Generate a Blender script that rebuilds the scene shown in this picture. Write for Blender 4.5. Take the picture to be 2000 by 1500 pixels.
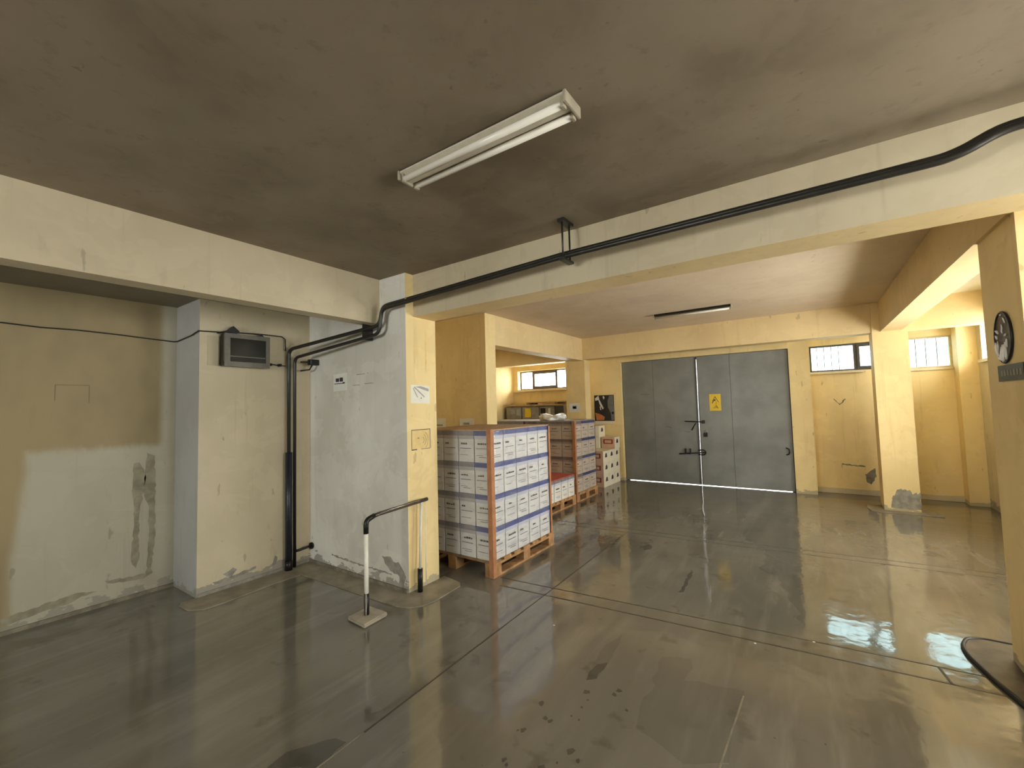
import bpy, bmesh, math, random
from mathutils import Vector, Matrix
random.seed(7)
S = bpy.context.scene
COL = S.collection
for o in list(bpy.data.objects):
    bpy.data.objects.remove(o)

# ------------------------------------------------------------------ camera
cam_d = bpy.data.cameras.new('camera')
cam = bpy.data.objects.new('camera', cam_d)
COL.objects.link(cam)
cam_d.sensor_width = 36.0
cam_d.lens = 837.86 / 2000 * 36
cam_d.clip_start = 0.02
RT = Vector((0.823121, 0.567232, -0.026819)); UP = Vector((0.052894, -0.029562, 0.998162)); FW = Vector((-0.565397, 0.823027, 0.054336))
cam.matrix_world = Matrix(((RT.x, UP.x, -FW.x, 0), (RT.y, UP.y, -FW.y, 0), (RT.z, UP.z, -FW.z, 1.55), (0, 0, 0, 1)))
S.camera = cam

# ------------------------------------------------------------------ world, light, exposure
SKY = 17.0
w = bpy.data.worlds.new('sky'); S.world = w; w.use_nodes = True
bg = w.node_tree.nodes['Background']
bg.inputs[0].default_value = (1.0, 0.985, 0.95, 1)
bg.inputs[1].default_value = SKY
S.view_settings.view_transform = 'Standard'
S.view_settings.look = 'None'
S.view_settings.gamma = 1.0
S.view_settings.use_curve_mapping = False
S.view_settings.exposure = 0.62
S.cycles.max_bounces = 6
S.cycles.diffuse_bounces = 4
S.cycles.glossy_bounces = 3
S.cycles.transparent_max_bounces = 8
S.cycles.caustics_reflective = False
S.cycles.caustics_refractive = False
S.cycles.sample_clamp_indirect = 6.0
S.cycles.use_denoising = True
S.cycles.use_adaptive_sampling = True
S.cycles.adaptive_threshold = 0.07
S.cycles.adaptive_min_samples = 16

def portal(x, y, z, sx, sy, axis):
    """skylight portal standing in a window opening; axis = direction the light enters"""
    l = bpy.data.lights.new('window_daylight', 'AREA')
    l.shape = 'RECTANGLE'; l.size = sx; l.size_y = sy
    l.cycles.is_portal = True
    o = bpy.data.objects.new('window_daylight', l); COL.objects.link(o)
    o.location = (x, y, z)
    o.rotation_euler = {'-y': (math.radians(-90), 0, 0), '+y': (math.radians(90), 0, 0), '-x': (math.radians(90), 0, math.radians(90))}[axis]
    return o

# ------------------------------------------------------------------ materials
MATS = {}
class NT:
    def __init__(s, name):
        s.m = bpy.data.materials.new(name); s.m.use_nodes = True
        s.t = s.m.node_tree; s.n = s.t.nodes; s.n.clear()
        s.out = s.n.new('ShaderNodeOutputMaterial')
        MATS[name] = s.m
    def add(s, typ, ins=None, **kw):
        nd = s.n.new(typ)
        for k, v in kw.items(): setattr(nd, k, v)
        if ins:
            for k, v in ins.items():
                if hasattr(v, 'links') and hasattr(v, 'node'): s.t.links.new(v, nd.inputs[k])
                else: nd.inputs[k].default_value = v
        return nd
    def coord(s, scale=(1, 1, 1), loc=(0, 0, 0), rot=(0, 0, 0)):
        tc = s.add('ShaderNodeTexCoord')
        mp = s.add('ShaderNodeMapping', {'Vector': tc.outputs['Object'], 'Scale': scale, 'Location': loc, 'Rotation': rot})
        return mp.outputs[0]
    def noise(s, vec, scale, detail=4, rough=.55, dist=0.0):
        return s.add('ShaderNodeTexNoise', {'Vector': vec, 'Scale': scale, 'Detail': min(detail, 3.5), 'Roughness': rough, 'Distortion': dist}).outputs['Fac']
    def ramp(s, fac, a, b, va=0.0, vb=1.0, smooth=True):
        r = s.add('ShaderNodeMapRange', {'Value': fac, 'From Min': a, 'From Max': b, 'To Min': va, 'To Max': vb}, clamp=True)
        if smooth: r.interpolation_type = 'SMOOTHSTEP'
        return r.outputs[0]
    def mix(s, fac, a, b):
        m = s.add('ShaderNodeMix', data_type='RGBA')
        for sock, v in ((m.inputs[0], fac), (m.inputs[6], a), (m.inputs[7], b)):
            if hasattr(v, 'links') and hasattr(v, 'node'): s.t.links.new(v, sock)
            else: sock.default_value = v if not isinstance(v, tuple) or len(v) == 4 else (*v, 1)
        return m.outputs[2]
    def math(s, op, a, b=0.0):
        m = s.add('ShaderNodeMath', operation=op)
        for i, v in enumerate((a, b)):
            if hasattr(v, 'links') and hasattr(v, 'node'): s.t.links.new(v, m.inputs[i])
            else: m.inputs[i].default_value = v
        return m.outputs[0]
    def sepz(s):
        tc = s.add('ShaderNodeTexCoord')
        return s.add('ShaderNodeSeparateXYZ', {'Vector': tc.outputs['Object']}).outputs
    def bsdf(s, col, rough=.6, metal=0.0, spec=.5, bump=None, bstr=.1, bdist=.01, **kw):
        b = s.add('ShaderNodeBsdfPrincipled', {'Metallic': metal, 'Specular IOR Level': spec})
        for k, v in (('Base Color', col), ('Roughness', rough)):
            if hasattr(v, 'links') and hasattr(v, 'node'): s.t.links.new(v, b.inputs[k])
            else: b.inputs[k].default_value = (*v, 1) if isinstance(v, tuple) else v
        for k, v in kw.items(): b.inputs[k.replace('_', ' ')].default_value = v
        if bump is not None:
            bp = s.add('ShaderNodeBump', {'Height': bump, 'Strength': bstr, 'Distance': bdist})
            s.t.links.new(bp.outputs[0], b.inputs['Normal'])
        s.t.links.new(b.outputs[0], s.out.inputs[0])
        return b

def plain(name, col, rough=.55, metal=0.0, spec=.5, var=.12, nscale=14.0, bstr=.06):
    n = NT(name); v = n.coord()
    f = n.noise(v, nscale, 5)
    c = n.mix(n.ramp(f, .3, .7), tuple(x * (1 - var) for x in col), tuple(min(1, x * (1 + var)) for x in col))
    n.bsdf(c, rough, metal, spec, f, bstr)
    return n.m

def paint(name, base, dirt, peel=(.33, .32, .28), dirt_amt=.5, peel_h=.14, spec=.25, rough=.62, streak=True, upper=None):
    """old wall paint: cloudy soiling, scuffs, flaked plaster along the floor"""
    n = NT(name)
    big = n.noise(n.coord((1, 1, .6)), 1.3, 5, .6)
    c = n.mix(n.ramp(big, .35, .72, 0, dirt_amt), base, dirt)
    fine = n.noise(n.coord((1, 1, .35)), 9, 6, .65)
    c = n.mix(n.ramp(fine, .60, .74, 0, .35), c, dirt)
    sc = n.noise(n.coord((2.2, 2.2, .8), (3, 1, 5)), 6, 3, .5)
    c = n.mix(n.ramp(sc, .70, .74, 0, .45), c, tuple(x * .55 for x in dirt))
    pt = n.noise(n.coord((1, 1, 1.3), (9, 4, 2)), 2.4, 6, .68, .5)
    c = n.mix(n.ramp(pt, .50, .55, 0, .22), c, tuple(min(1, x * 1.12) for x in base))
    dr = n.noise(n.coord((1, 1, .05), (1, 8, 3)), 13, 4, .6)
    c = n.mix(n.ramp(dr, .58, .74, 0, .4), c, dirt)
    z = n.sepz()[2]
    if upper:
        yy = n.sepz()[1]
        edge = n.math('ADD', z, n.math('MULTIPLY', n.math('SUBTRACT', fine, .5), .10))
        m1 = n.ramp(edge, 1.26, 1.34)
        side = n.ramp(n.math('ADD', yy, n.math('MULTIPLY', n.math('SUBTRACT', big, .5), .3)), .50, .58, 1, 0)
        up = n.math('MULTIPLY', n.math('MAXIMUM', m1, side), n.ramp(yy, 1.38, 1.46, 1, 0))
        upc = n.mix(n.ramp(big, .35, .65), upper, tuple(x * .68 for x in upper))
        c = n.mix(n.math('MULTIPLY', up, .92), c, upc)
    if peel_h > 0:
        pn = n.noise(n.coord((1, 1, 2.0)), 7, 6, .62)
        fall = n.ramp(z, 0.02, peel_h * 2.2, .34, -.22, False)
        pm = n.ramp(n.math('ADD', pn, fall), .66, .69)
        c = n.mix(n.math('MULTIPLY', pm, .85), c, peel)
    b = n.noise(n.coord((1, 1, .6)), 9, 2, .6)
    n.bsdf(c, rough, 0, spec, b, .12, .012)
    return n.m

YELLOW = paint('yellow_wall_paint', (.90, .715, .365), (.68, .50, .235), (.45, .40, .28), .55, .06)
YELLOW_HI = paint('yellow_beam_paint', (.84, .66, .36), (.68, .50, .26), peel_h=0, dirt_amt=.5)
WHITE = paint('grey_white_wall_paint', (.80, .785, .72), (.56, .53, .45), (.34, .32, .27), .7, .10)
CREAM = paint('cream_wall_paint', (.66, .575, .40), (.46, .385, .25), (.33, .31, .26), .45, .10)
CREAM_HI = paint('cream_beam_paint', (.62, .535, .37), (.46, .385, .255), peel_h=0, dirt_amt=.6)
LEFTP = paint('left_wall_paint', (.46, .43, .33), (.35, .31, .22), (.30, .28, .22), .5, .09, upper=(.36, .275, .14))
GREYP = paint('grey_column_paint', (.44, .44, .42), (.34, .33, .31), (.30, .28, .24), .5, .07)
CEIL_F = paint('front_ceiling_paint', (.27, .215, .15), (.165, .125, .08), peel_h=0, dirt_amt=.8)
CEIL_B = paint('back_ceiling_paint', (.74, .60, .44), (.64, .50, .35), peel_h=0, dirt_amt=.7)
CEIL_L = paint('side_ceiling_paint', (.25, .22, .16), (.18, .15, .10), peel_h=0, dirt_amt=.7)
CEIL_LIT = paint('bay_ceiling_paint', (.80, .76, .62), (.66, .60, .45), peel_h=0, dirt_amt=.5)  # lighter copy of the back ceiling colour, whitened to hold window light

def floor_material(name='polished_resin_floor', k=1.0, r=0.0):
    n = NT(name)
    big = n.noise(n.coord((1, .55, 1), rot=(0, 0, .5)), .9, 6, .6, .6)
    st = n.noise(n.coord((3.2, .55, 1), rot=(0, 0, .55)), 2.2, 6, .6, .3)
    c = n.mix(n.ramp(big, .3, .7), (.12, .108, .081), (.195, .178, .14))
    c = n.mix(n.ramp(st, .45, .75, 0, .6), c, (.235, .215, .17))
    dk = n.noise(n.coord((1, 1, 1), (4, 2, 0)), 3.1, 7, .65)
    c = n.mix(n.ramp(dk, .60, .68, 0, .5), c, (.09, .077, .052))
    sp = n.noise(n.coord(loc=(7, 3, 0)), 26, 3, .5)
    c = n.mix(n.ramp(sp, .74, .78, 0, .6), c, (.05, .04, .028))
    if k < 1: c = n.mix(1 - k, c, (.02, .017, .012))
    rough = n.ramp(n.math('ADD', n.math('MULTIPLY', st, .6), n.math('MULTIPLY', dk, .4)), .3, .75, .035 + r, .12 + r)
    wav = n.noise(n.coord((1, 1, 1)), 2.6, 3, .5)
    rip = n.noise(n.coord((1.2, 1, 1)), 30, 4, .6)
    hgt = n.math('ADD', wav, n.math('MULTIPLY', rip, .05))
    n.bsdf(c, rough, 0, 1.0, hgt, .11, .05)
    return n.m
FLOOR = floor_material()
SCREED = plain('screed_cement', (.27, .235, .17), .5, spec=.35, var=.22, nscale=6)
SCREED_DK = plain('dark_screed_cement', (.115, .09, .062), .35, spec=.4, var=.3, nscale=7)
JOINT = plain('joint_filler', (.075, .06, .042), .5, var=.25)
JOINT_LT = plain('pale_joint_filler', (.25, .22, .16), .4, var=.2)
STAIN = floor_material('dark_floor_stain', .45, .06)
STAIN_L = floor_material('faint_floor_stain', .84, .01)
REFLECT_G = floor_material('worn_floor_patch', .76, .04)  # darkened floor copy that holds the painted gate reflection
PLASTER = plain('bare_plaster', (.33, .31, .26), .8, spec=.2, var=.2)
DRIP = plain('old_drip_stain', (.30, .27, .19), .8, spec=.2, var=.2)
PLASTER_D = plain('dark_plaster', (.235, .205, .15), .8, spec=.2, var=.25)
PENCIL = plain('pencil_mark', (.22, .16, .09), .8, spec=.2)
GATE = plain('grey_gate_steel', (.22, .222, .20), .38, .15, .5, .14, 2.2, .05)
GATE_D = plain('dark_gate_steel', (.07, .07, .062), .45, .3)
BLACK = plain('black_steel', (.018, .017, .015), .4, .4)
PIPE = plain('dark_pipe', (.030, .027, .023), .35, .3)
PIPE_B = plain('navy_pipe', (.020, .022, .036), .35, .2)
PIPE_G = plain('grey_pipe_band', (.35, .34, .31), .4, .4)
CHROME = plain('worn_chrome', (.55, .53, .50), .25, .9, var=.08)
PALE = plain('pale_enamel', (.80, .77, .66), .3, 0, .5, .06)
RAILB = plain('brown_rail_pipe', (.10, .068, .05), .3, .3)
WOOD = plain('pallet_wood', (.42, .235, .105), .7, spec=.2, var=.3, nscale=8)
WOOD_D = plain('weathered_pallet_wood', (.27, .165, .085), .75, spec=.2, var=.3, nscale=8)
BOARD = plain('brown_edge_board', (.44, .20, .095), .6, spec=.3, var=.12)
SHEET = plain('cardboard_sheet', (.46, .32, .19), .75, spec=.2, var=.14)
SHEET_G = plain('grey_cover_sheet', (.36, .31, .25), .6, spec=.3, var=.14)
RED = plain('red_cover_sheet', (.50, .105, .075), .5, var=.15)
CARTON = plain('white_carton', (.80, .77, .70), .55, spec=.3, var=.05, nscale=5)
CARTON_C = plain('cream_carton', (.86, .78, .60), .55, spec=.3, var=.05, nscale=5)
CARTON_P = plain('pinkish_carton', (.70, .46, .33), .6, spec=.3, var=.08, nscale=5)
LID = plain('lilac_carton_lid', (.60, .60, .68), .5, spec=.3, var=.07, nscale=5)
LID_G = plain('grey_carton_lid', (.50, .46, .44), .5, spec=.3, var=.07, nscale=5)
BLUE = plain('blue_carton_edge', (.055, .075, .26), .45, spec=.4, var=.15)
GREYB = plain('grey_carton_edge', (.25, .23, .24), .5, var=.15)
INK = plain('dark_print', (.06, .05, .06), .6, spec=.2)
INK_G = plain('grey_print', (.42, .40, .40), .6, spec=.2)
INK_R = plain('red_print', (.28, .06, .045), .6, spec=.2)
PAPER = plain('white_paper', (.86, .83, .72), .7, spec=.2, var=.03)
PAPER_G = plain('greyish_paper', (.80, .80, .73), .7, spec=.2, var=.04)
PAPER_Y = plain('yellowed_paper', (.80, .60, .27), .7, spec=.2, var=.06)
SIGN_Y = plain('yellow_sign', (.88, .60, .035), .45, var=.05)
SIGN_YD = plain('ochre_print', (.62, .40, .02), .5, var=.05)
FRAME_D = plain('dark_window_frame', (.105, .095, .085), .4, .3)
FRAME_P = plain('pale_window_frame', (.66, .56, .36), .5)
SILL = plain('pale_sill', (.80, .68, .46), .5, var=.06)
CABINET = plain('grey_cabinet', (.30, .275, .235), .4, .25)
TOPWOOD = plain('wooden_top', (.50, .34, .18), .55, var=.2)
POST_BLK = plain('poster_black', (.028, .028, .026), .4, var=.2)
POST_WHT = plain('poster_white', (.72, .70, .66), .4)
POST_GRY = plain('poster_grey', (.17, .17, .165), .4)
POST_ORG = plain('poster_orange', (.55, .20, .075), .4)
EMB = plain('emblem_brown', (.075, .055, .04), .45)
EMB_W = plain('emblem_silver', (.88, .84, .78), .3, 0)
PLATE_D = plain('dark_sign_plate', (.05, .052, .042), .4)
PLATE_T = plain('grey_sign_letters', (.22, .20, .165), .5)
TUBE = plain('white_tube_glass', (.84, .80, .70), .18, 0, .5, .02)
TRAY = plain('white_lamp_tray', (.66, .60, .48), .35, .1, .5, .06)
CAP = plain('lamp_end_cap', (.40, .35, .26), .45)
LAMPGLASS = plain('dark_lamp_glass', (.030, .031, .026), .12, 0, .6, .1, 3, .01)
LAMPFRAME = plain('grey_lamp_frame', (.15, .135, .105), .45, .2)
BAGM = plain('white_plastic_bag', (.84, .84, .82), .35, var=.04)
STONE = plain('rail_foot_stone', (.40, .35, .265), .6, spec=.3, var=.12)
OUTG = plain('outside_concrete', (.55, .54, .51), .8)

def glass_mat(name, tint):
    n = NT(name)
    tr = n.add('ShaderNodeBsdfTransparent', {'Color': (*tint, 1)})
    gl = n.add('ShaderNodeBsdfGlossy', {'Color': (1, 1, 1, 1), 'Roughness': .03})
    mx = n.add('ShaderNodeMixShader', {0: .05, 1: tr.outputs[0], 2: gl.outputs[0]})
    n.t.links.new(mx.outputs[0], n.out.inputs[0]); return n.m
GLASS = glass_mat('window_glass', (.96, .98, .98))
GLASS_DIM = glass_mat('dusty_window_glass', (.36, .43, .44))  # cool grey tint put in to dim the window light and its reflection
def film_mat(name, tint, amt):
    n = NT(name)
    f = n.noise(n.coord((1, 1, 3.2), rot=(.25, .2, 0)), 5, 4, .6, .4)
    wr = n.noise(n.coord((1, 1, 2.4), rot=(.3, .2, 0)), 16, 4, .6)
    bp = n.add('ShaderNodeBump', {'Height': wr, 'Strength': .5, 'Distance': .02})
    tr = n.add('ShaderNodeBsdfTransparent', {'Color': (*tint, 1)})
    gl = n.add('ShaderNodeBsdfGlossy', {'Color': (.95, .97, 1, 1), 'Roughness': .22, 'Normal': bp.outputs[0]})
    df = n.add('ShaderNodeBsdfDiffuse', {'Color': (.82, .84, .90, 1)})
    m1 = n.add('ShaderNodeMixShader', {0: .55, 1: gl.outputs[0], 2: df.outputs[0]})
    fac = n.ramp(f, .42, .72, amt * .35, amt)
    m2 = n.add('ShaderNodeMixShader', {0: fac, 1: tr.outputs[0], 2: m1.outputs[0]})
    n.t.links.new(m2.outputs[0], n.out.inputs[0]); return n.m
FILM = film_mat('stretch_film', (.93, .94, .97), .30)
FILM_T = film_mat('tawny_stretch_film', (.80, .74, .69), .16)

# ------------------------------------------------------------------ geometry helpers
ORI = {}
def box(bm, x0, x1, y0, y1, z0, z1, mi=0):
    vs = [bm.verts.new(p) for p in ((x0, y0, z0), (x1, y0, z0), (x1, y1, z0), (x0, y1, z0), (x0, y0, z1), (x1, y0, z1), (x1, y1, z1), (x0, y1, z1))]
    for f in ((0, 3, 2, 1), (4, 5, 6, 7), (0, 1, 5, 4), (1, 2, 6, 5), (2, 3, 7, 6), (3, 0, 4, 7)):
        bm.faces.new([vs[i] for i in f]).material_index = mi
    return bm
def B(*a, bevel=0.0):
    bm = bmesh.new(); box(bm, *a)
    if bevel: bmesh.ops.bevel(bm, geom=bm.edges[:], offset=bevel, segments=2, affect='EDGES', profile=.6)
    return bm
def prism(bm, pts, vec, mi=0):
    """closed outline pts (3D) extruded by vec"""
    vec = Vector(vec); n = len(pts)
    a = [bm.verts.new(Vector(p)) for p in pts]; b = [bm.verts.new(Vector(p) + vec) for p in pts]
    fs = [bm.faces.new(a), bm.faces.new(b[::-1])]
    for i in range(n): fs.append(bm.faces.new((a[i], b[i], b[(i + 1) % n], a[(i + 1) % n])))
    for f in fs: f.material_index = mi
    bmesh.ops.recalc_face_normals(bm, faces=fs)
    return bm
def tube(bm, pts, r, seg=10, caps=True):
    pts = [Vector(p) for p in pts]; rings = []; up = None
    rs = r if isinstance(r, (list, tuple)) else [r] * len(pts)
    for i, p in enumerate(pts):
        d = (pts[min(i + 1, len(pts) - 1)] - pts[max(i - 1, 0)]).normalized()
        if up is None:
            up = Vector((0, 0, 1)) if abs(d.z) < .9 else Vector((1, 0, 0))
        a = d.cross(up).normalized(); b = a.cross(d).normalized(); up = b
        rings.append([bm.verts.new(p + (a * math.cos(2 * math.pi * k / seg) + b * math.sin(2 * math.pi * k / seg)) * rs[i]) for k in range(seg)])
    for i in range(len(rings) - 1):
        for k in range(seg):
            f = bm.faces.new((rings[i][k], rings[i][(k + 1) % seg], rings[i + 1][(k + 1) % seg], rings[i + 1][k])); f.smooth = True
    if caps:
        bm.faces.new(rings[0][::-1]); bm.faces.new(rings[-1])
    bmesh.ops.recalc_face_normals(bm, faces=bm.faces[:])
    return bm
def T(pts, r, seg=10):
    return tube(bmesh.new(), pts, r, seg)
def rounded(pts, rad=.06, n=5):
    """polyline with rounded corners"""
    pts = [Vector(p) for p in pts]; out = [pts[0]]
    for i in range(1, len(pts) - 1):
        a, b, c = pts[i - 1], pts[i], pts[i + 1]
        r = min(rad, (a - b).length * .45, (c - b).length * .45)
        p0 = b + (a - b).normalized() * r; p1 = b + (c - b).normalized() * r
        for k in range(n + 1):
            t = k / n; out.append(p0 * (1 - t) ** 2 + b * 2 * t * (1 - t) + p1 * t * t)
    out.append(pts[-1]); return out
def obj(name, bm, mats, parent=None, kind=None, label=None):
    off = ORI.get(parent.name, Vector()) if parent else Vector()
    if off.length: bmesh.ops.translate(bm, verts=bm.verts[:], vec=-off)
    me = bpy.data.meshes.new(name); bm.to_mesh(me); bm.free()
    for m in (mats if isinstance(mats, (list, tuple)) else [mats]): me.materials.append(m)
    o = bpy.data.objects.new(name, me); COL.objects.link(o)
    if parent: o.parent = parent
    ORI[o.name] = off
    if kind: o['kind'] = kind
    if label: o['label'] = label
    return o
def struct(name, bm, mats, parent=None):
    return obj(name, bm, mats, parent, None if parent else 'structure')
def tag(o, label, cat, group=None):
    o['label'] = label; o['category'] = cat
    if group: o['group'] = group
    return o
def thing(name, label, cat, loc, group=None):
    o = bpy.data.objects.new(name, None); COL.objects.link(o); o.location = loc
    o.empty_display_size = .1
    ORI[o.name] = Vector(loc); return tag(o, label, cat, group)
def onx(pts, x, t):   # outline on an X plane -> prism proud by t
    return prism(bmesh.new(), [(x, a, b) for a, b in pts], (t, 0, 0))
def ony(pts, y, t):
    return prism(bmesh.new(), [(a, y, b) for a, b in pts], (0, t, 0))
def onz(pts, z, t):
    return prism(bmesh.new(), [(a, b, z) for a, b in pts], (0, 0, t))
def jag(pts, amp, step, seed=1):
    """roughen an outline so that worn patches get ragged edges"""
    r = random.Random(seed); out = []
    for (a, b), (c, d) in zip(pts, pts[1:] + pts[:1]):
        L = math.hypot(c - a, d - b); n = max(1, int(L / step))
        for i in range(n):
            t = i / n; j = amp if i else amp * .4
            out.append((a + (c - a) * t + r.uniform(-j, j), b + (d - b) * t + r.uniform(-j, j)))
    return out
def wall_boxes(axis, u0, u1, v0, v1, z0, z1, holes):
    """wall running along u (axis 'x' or 'y') with v its thickness; holes = (ua, ub, za, zb)"""
    bm = bmesh.new(); cuts = sorted({u0, u1, *[h[0] for h in holes], *[h[1] for h in holes]})
    for a, b in zip(cuts, cuts[1:]):
        hs = sorted([(h[2], h[3]) for h in holes if h[0] <= a and h[1] >= b]); z = z0
        for za, zb in hs + [(z1, z1)]:
            if za > z:
                if axis == 'x': box(bm, a, b, v0, v1, z, za)
                else: box(bm, v0, v1, a, b, z, za)
            z = zb
    return bm

# ------------------------------------------------------------------ structure
ZF, ZB, ZL = 2.757, 2.88, 2.58          # ceilings: front room, back room, side bay
XR = 2.0                                # right wall
floor = struct('floor', B(-6.2, 2.35, -3.9, 9.0, -.2, 0), FLOOR)
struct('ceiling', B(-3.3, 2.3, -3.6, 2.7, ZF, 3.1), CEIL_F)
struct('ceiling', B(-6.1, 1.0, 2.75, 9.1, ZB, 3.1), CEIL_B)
struct('ceiling', B(1.0, 2.3, 2.75, 9.1, ZB, 3.1), CEIL_LIT)
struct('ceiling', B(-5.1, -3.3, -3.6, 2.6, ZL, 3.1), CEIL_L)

wl = struct('wall_left', B(-5.1, -4.885, -3.6, 1.6, 0, ZL), LEFTP)
# projecting column beside the left wall: grey narrow face, cream broad face
bm = bmesh.new(); box(bm, -5.1, -4.36, 1.53, 2.75, 0, ZL)
bm.faces.ensure_lookup_table()
bm.faces[2].material_index = 1
wcol = struct('wall_left_column', bm, [CREAM, GREYP])
# white cross wall / pier: grey white towards the camera, yellow towards the gate hall
bm = bmesh.new(); box(bm, -5.1, -2.855, 2.54, 2.9, 0, ZF + .1)
bm.faces.ensure_lookup_table(); bm.faces[2].material_index = 1
pier = struct('wall_pier', bm, [YELLOW, WHITE])
# beams
struct('trim_1', B(-3.35, -3.2, -3.6, 2.54, 2.345, 3.1), CREAM_HI)
bm = bmesh.new(); box(bm, -2.855, 2.3, 2.63, 2.885, 2.378, 3.1)
bm.faces.ensure_lookup_table(); bm.faces[2].material_index = 1
struct('trim_2', bm, [YELLOW_HI, CREAM_HI])
struct('trim_3', B(.88, 1.11, 2.885, 7.85, 2.463, 3.1), YELLOW_HI)
struct('trim_4', B(-3.9, -3.655, 4.92, 7.9, 2.448, 3.1), YELLOW_HI)
struct('trim_5', B(-5.85, 2.05, 7.82, 8.07, 2.463, 3.1), YELLOW_HI)
# niche behind the near pallet, side room
wn = struct('wall_niche', B(-5.0, -3.655, 4.69, 4.92, 0, 3.1), YELLOW)
struct('wall_niche_side', B(-5.1, -4.9, 2.9, 4.69, 0, 3.1), YELLOW)
struct('wall_side_room', B(-6.05, -5.85, 4.6, 8.9, 0, 3.1), YELLOW)
struct('wall_side_room_front', B(-5.85, -5.0, 4.69, 4.92, 0, 3.1), YELLOW)
struct('wall_column_far_left', B(-4.08, -3.655, 7.9, 8.15, 0, 3.1), YELLOW)
wcr = struct('wall_column_far_right', B(.79, 1.165, 7.8, 8.15, 0, 3.1), YELLOW)
npier = struct('wall_pier_right', B(.90, 1.45, 3.17, 3.73, 0, 3.1), YELLOW)
# gate wall
WL = (-5.715, -4.30, 1.955, 2.40)
struct('wall_back_left', wall_boxes('x', -6.05, -3.16, 8.57, 8.9, 0, 3.1, [WL]), YELLOW)
struct('wall_back_lintel', B(-3.16, -.235, 8.57, 8.9, 2.418, 3.1), YELLOW)
struct('wall_back_pilaster', B(-.235, .06, 8.6, 9.0, 0, 3.1), YELLOW)
W1 = (.06, .93, 2.005, 2.45); W2 = (1.30, 1.80, 1.975, 2.455)
wwin = struct('wall_back_right', wall_boxes('x', .06, 2.05, 8.9, 9.15, 0, 3.1, [W1, W2]), YELLOW)
struct('wall_corner_column', B(1.80, 2.0, 8.66, 8.9, 0, 3.1), YELLOW)
WR = [(7.10, 8.48, 2.03, 2.50), (5.50, 6.80, 1.0, 2.0), (4.0, 5.2, 1.0, 2.0), (1.45, 2.60, 1.2, 2.3), (.2, 1.05, 1.85, 2.38)]  # the taller middle openings are unseen, added to brighten the rooms
struct('wall_right', wall_boxes('y', -3.9, 9.15, XR, 2.3, 0, 3.1, WR), CREAM)
WB_ADDED = [(-3.1, -1.0, 1.25, 2.35)]  # unseen rear window, added to brighten the wall faces turned to it
struct('wall_rear', wall_boxes('x', -5.1, 2.3, -3.85, -3.6, 0, 3.1, WB_ADDED), CREAM)
struct('ground', B(-9, 5, 9.0, 14, -.2, -.02), OUTG)
# baseboards: low cement skirting
struct('baseboard_back', B(.06, 1.80, 8.875, 8.9, 0, .085, bevel=.006), CREAM_HI)
struct('baseboard_left', B(-4.885, -4.87, -3.5, 1.53, 0, .03), PLASTER_D)
struct('baseboard_pier', B(-4.36, -2.86, 2.525, 2.54, 0, .035), PLASTER_D)
struct('baseboard_column', B(-4.36, -4.348, 1.54, 2.525, 0, .035), PLASTER)

# ---- windows, real and added
def window(n, axis, u0, u1, z0, z1, v, th, frame, bars=(), mullions=(), sash=None, sill=None, depth=.05, grille=None, glass=GLASS):
    """frame around an opening, panes between the mullions; v = plane of the glass"""
    w = thing('window_%d' % n, 'x', 'window', ((u0 + u1) / 2, v, z0) if axis == 'x' else (v, (u0 + u1) / 2, z0))
    del w['label']; del w['category']; w['kind'] = 'structure'
    def bx(a, b, za, zb, d=depth, off=0.0):
        return B(a, b, v - d / 2 + off, v + d / 2 + off, za, zb) if axis == 'x' else B(v - d / 2 + off, v + d / 2 + off, a, b, za, zb)
    bm = bmesh.new()
    for a, b, za, zb in ((u0, u1, z0, z0 + th), (u0, u1, z1 - th, z1), (u0, u0 + th, z0 + th, z1 - th), (u1 - th, u1, z0 + th, z1 - th)):
        if axis == 'x': box(bm, a, b, v - depth / 2, v + depth / 2, za, zb)
        else: box(bm, v - depth / 2, v + depth / 2, a, b, za, zb)
    obj('frame', bm, frame, w)
    edges = [u0 + th]
    for a, b in mullions:
        obj('mullion', bx(a, b, z0 + th, z1 - th), frame, w); edges += [a, b]
    edges.append(u1 - th)
    for i in range(0, len(edges), 2):
        a, b = edges[i], edges[i + 1]
        if b - a > .02: obj('pane', bx(a, b, z0 + th, z1 - th, .006), glass, w)
    if sash:
        a, b, t = sash; bm = bmesh.new(); s = -depth / 2 - .015
        for p, q, za, zb in ((a, b, z0 + th, z0 + th + t), (a, b, z1 - th - t, z1 - th), (a, a + t, z0 + th + t, z1 - th - t), (b - t, b, z0 + th + t, z1 - th - t)):
            box(bm, p, q, v + s, v - depth / 2 + .01, za, zb)
        obj('sash', bm, frame, w)
    if sill:
        obj('sill', B(*sill, bevel=.004), SILL, w)
    for g in (grille or []):
        obj('bar', T([(g[0], g[1], z0 - .02), (g[0], g[1], z1 + .02)], .006, 6), PIPE_G, w)
    return w
window(1, 'x', *W1, 8.98, .028, FRAME_D, mullions=[(.655, .715)], sash=(.70, .93, .035), sill=(.03, .79, 8.84, 8.96, 1.965, 2.004), grille=[(.17, 9.10), (.27, 9.10), (.37, 9.10), (.47, 9.10)], glass=GLASS_DIM)
window(2, 'x', *W2, 8.96, .026, FRAME_P, mullions=[], sill=(1.22, 1.795, 8.87, 8.95, 1.94, 1.974), grille=[(1.43, 9.10), (1.545, 9.10), (1.67, 9.10)], glass=GLASS_DIM)
window(3, 'x', *WL, 8.72, .03, FRAME_D, mullions=[(-5.38, -5.33)], sash=(-5.36, -4.70, .05), sill=(-5.80, -4.2, 8.48, 8.70, 1.905, 1.953))
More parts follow.
